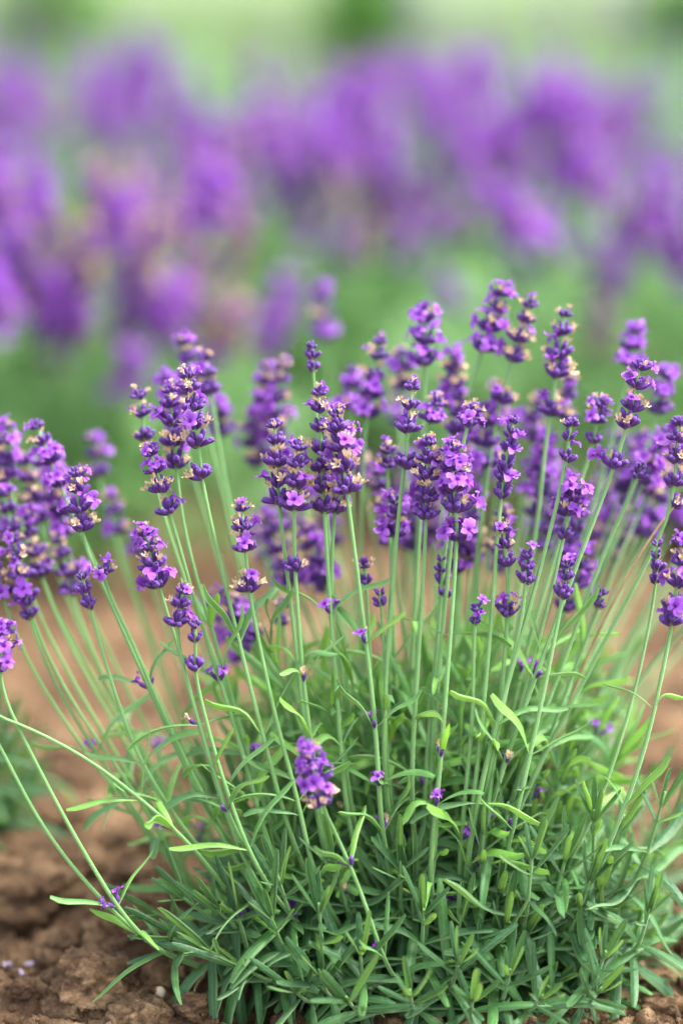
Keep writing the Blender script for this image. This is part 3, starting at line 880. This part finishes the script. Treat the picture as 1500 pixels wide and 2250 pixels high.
def shrub(px, Y, rad, h, label, seed):
    r_ = random.Random(seed); X = at_y(px, Y)
    root = bpy.data.objects.new('shrub', None); COL.objects.link(root); root.location = (X, Y, gh(X, Y))
    tag(root, label, 'shrub', 'shrubs beyond the meadow')
    mb = MB()
    for k in range(9):
        a = k * .7; tp = Vector((math.cos(a) * rad * .6, math.sin(a) * rad * .6, h * .75))
        V, F, C = tube([Vector((0, 0, -.02)), tp * .5 + Vector((0, 0, .05)), tp], [.014, .010, .004], 5)
        mb.add(V, F, 0, C)
    link('branch', mb.mesh('branch', [M_WOOD]), root)
    mb = MB()
    for k in range(1400):
        v = Vector((r_.gauss(0, 1), r_.gauss(0, 1), r_.gauss(0, 1))).normalized() * r_.uniform(.45, 1)
        lump = 1 + .25 * noise.noise(v * 2.2 + Vector((seed, 0, 0)))
        p = Vector((v.x * rad * lump, v.y * rad * lump, h * .52 + v.z * h * .48 * lump))
        q = frame(p, Vector((r_.gauss(0, 1), r_.gauss(0, 1), r_.gauss(.4, 1))), r_.random() * 6, r_.uniform(.03, .06))
        mb.add([(-.5, 0, 0), (0, -.32, .08), (.5, 0, 0), (0, .32, .08)], [(0, 1, 2, 3)], 0, None, q)
    o = link('crown', mb.mesh('crown', [M_SHRUB]), root); o['kind'] = 'stuff'
shrub(800, 8.6, .20, .56, 'deep green shrub behind the meadow above the tallest purple heads', 3)
shrub(120, 9.2, .24, .55, 'mid green shrub behind the meadow above the crowded violet bush', 5)
shrub(1500, 9.0, .2, .5, 'dark shrub behind the meadow at the edge of the frame', 8)

# ------------------------------------------------------------------ soil clods, crumbs, pebbles, roots, fallen flowers
def clod_mesh(seed, sub=3):
    import bmesh
    bm = bmesh.new(); bmesh.ops.create_icosphere(bm, subdivisions=sub, radius=1)
    o = Vector((seed * 7.3, seed * 2.1, 0))
    for v in bm.verts:
        c = v.co
        d = 1 + .38 * noise.noise(c * 1.2 + o) + .26 * noise.noise(c * 2.9 + o) + .15 * noise.noise(c * 7 + o) + .09 * noise.noise(c * 15 + o) + .05 * noise.noise(c * 31 + o)
        v.co = Vector((c.x * d, c.y * d * .9, c.z * d * .70))
    me = bpy.data.meshes.new('soil_clod'); bm.to_mesh(me); bm.free()
    me.materials.append(M_SOIL)
    me.polygons.foreach_set('use_smooth', [True] * len(me.polygons))
    return me
CL = [clod_mesh(i, 5 if i < 4 else 4) for i in range(10)]
def clod(px, py, r, label, vi, group=None):
    g = on_ground(px, py)
    z = gh(g.x, g.y)
    o = link('soil_clod', CL[vi], None, Matrix.LocRotScale(Vector((g.x, g.y, z + r * (.30 if group is None else .16))), Quaternion((0, 0, 1), random.random() * 6.28), Vector((r, r, r))))
    tag(o, label, 'soil clod', group)
clod(300, 2100, .036, 'large rounded soil clod in front of the lavender leaves', 0)
clod(432, 2135, .024, 'darker soil clod with a thin root hanging over it', 1)
clod(205, 2200, .026, 'low flat soil clod beside the large rounded one', 2)
clod(60, 1985, .045, 'big dark soil lump beside the cut off lavender bush', 3)
GS = 'small soil clods scattered on the ground'
placed = 0
for i in range(400):
    px, py = random.uniform(-30, 1530), random.uniform(1640, 2260)
    if py > 2000 and 520 < px < 1400: continue
    if 480 < px < 1250 and random.random() < .7: continue
    clod(px, py, random.uniform(.005, .015) * (1.5 if px < 400 else 1), 'small crumbling soil clod on the bare ground', random.randrange(4, 10), GS)
    placed += 1
    if placed >= 110: break
mb = MB()
CR = [blob_piece(random.Random(i), 1.0, 0, .8) for i in range(8)]
for i in range(5200):
    g = on_ground(random.uniform(-40, 1540), 1180 + 1110 * random.random() ** .8)
    r = random.uniform(.0009, .0036) * (1 + (random.random() < .08) * 1.2)
    mb.piece(random.choice(CR), Matrix.LocRotScale(Vector((g.x, g.y, gh(g.x, g.y) + r * .3)), Quaternion((random.random(), random.random(), random.random(), 1)).normalized(), Vector((r, r, r))))
tag(link('soil_crumbs', mb.mesh('soil_crumbs', [M_SOIL])), 'loose brown soil crumbs over the ground', 'soil', kind='stuff')

def pebble(px, py, r, label, seed):
    g = on_ground(px, py)
    P = blob_piece(random.Random(seed), r, 0, .8)
    o = link('pebble', MB().piece(P).mesh('pebble', [M_PEBBLE]), None, Matrix.Translation((g.x, g.y, gh(g.x, g.y) + r * .5)))
    m = o.modifiers.new('round', 'SUBSURF'); m.levels = m.render_levels = 2
    tag(o, label, 'pebble', 'pale pebbles in the soil')
pebble(352, 2212, .0050, 'pale rounded pebble in front of the soil clods', 4)
pebble(308, 2218, .0032, 'tiny pale pebble beside the larger rounded one', 6)
pebble(120, 2190, .0030, 'tiny whitish pebble beside the low flat clod', 7)

def thread(pts, r, label):
    P = [on_ground(x, y) for x, y, _ in pts]
    P = [Vector((p.x, p.y, gh(p.x, p.y) + h)) for p, (_, _, h) in zip(P, pts)]
    base = P[0].copy()
    Q, _ = resample(chaikin(P, 3), 26)
    Q = [q - base + Vector((noise.noise(q * 90), noise.noise(q * 90 + Vector((5, 5, 5))), 0)) * .0025 for q in Q]
    V, F, C = tube(Q, [r * (1 - .5 * i / 25) for i in range(26)], 5)
    tag(link('root_thread', MB().add(V, F, 0, C).mesh('root_thread', [M_ROOT]), None, Matrix.Translation(base)), label, 'root')
thread([(495, 2118, .004), (478, 2150, .018), (450, 2180, .022), (428, 2220, .010), (418, 2250, .003)], .0009, 'thin pale root hanging over the darker soil clod')
thread([(556, 2120, .004), (550, 2150, .006), (556, 2180, .004), (552, 2200, .003)], .0007, 'short pale root at the foot of the sharp lavender')
thread([(560, 2228, .003), (590, 2240, .005), (630, 2236, .003)], .0006, 'wispy root lying on soil below the leaves')

for (px, py, lab) in ((12, 2140, 'faded lilac flower head lying on the soil'), (50, 2165, 'single faded floret beside the fallen flower head')):
    g = on_ground(px, py); mb = MB(); r_ = random.Random(px)
    for k in range(7 if px < 30 else 2):
        d = Vector((r_.uniform(-1, 1), r_.uniform(-1, 1), r_.uniform(.1, .7))).normalized()
        p = Vector((r_.uniform(-.012, .012), r_.uniform(-.005, .005), .003)) if px < 30 else Vector((k * .002, 0, .002))
        mb.piece(calyx_piece(), frame(p, d))
    o = link('fallen_flower', mb.mesh('fallen_flower', [M_FALLEN]), None, Matrix.Translation((g.x, g.y, gh(g.x, g.y) + .002)))
    tag(o, lab, 'fallen flower')
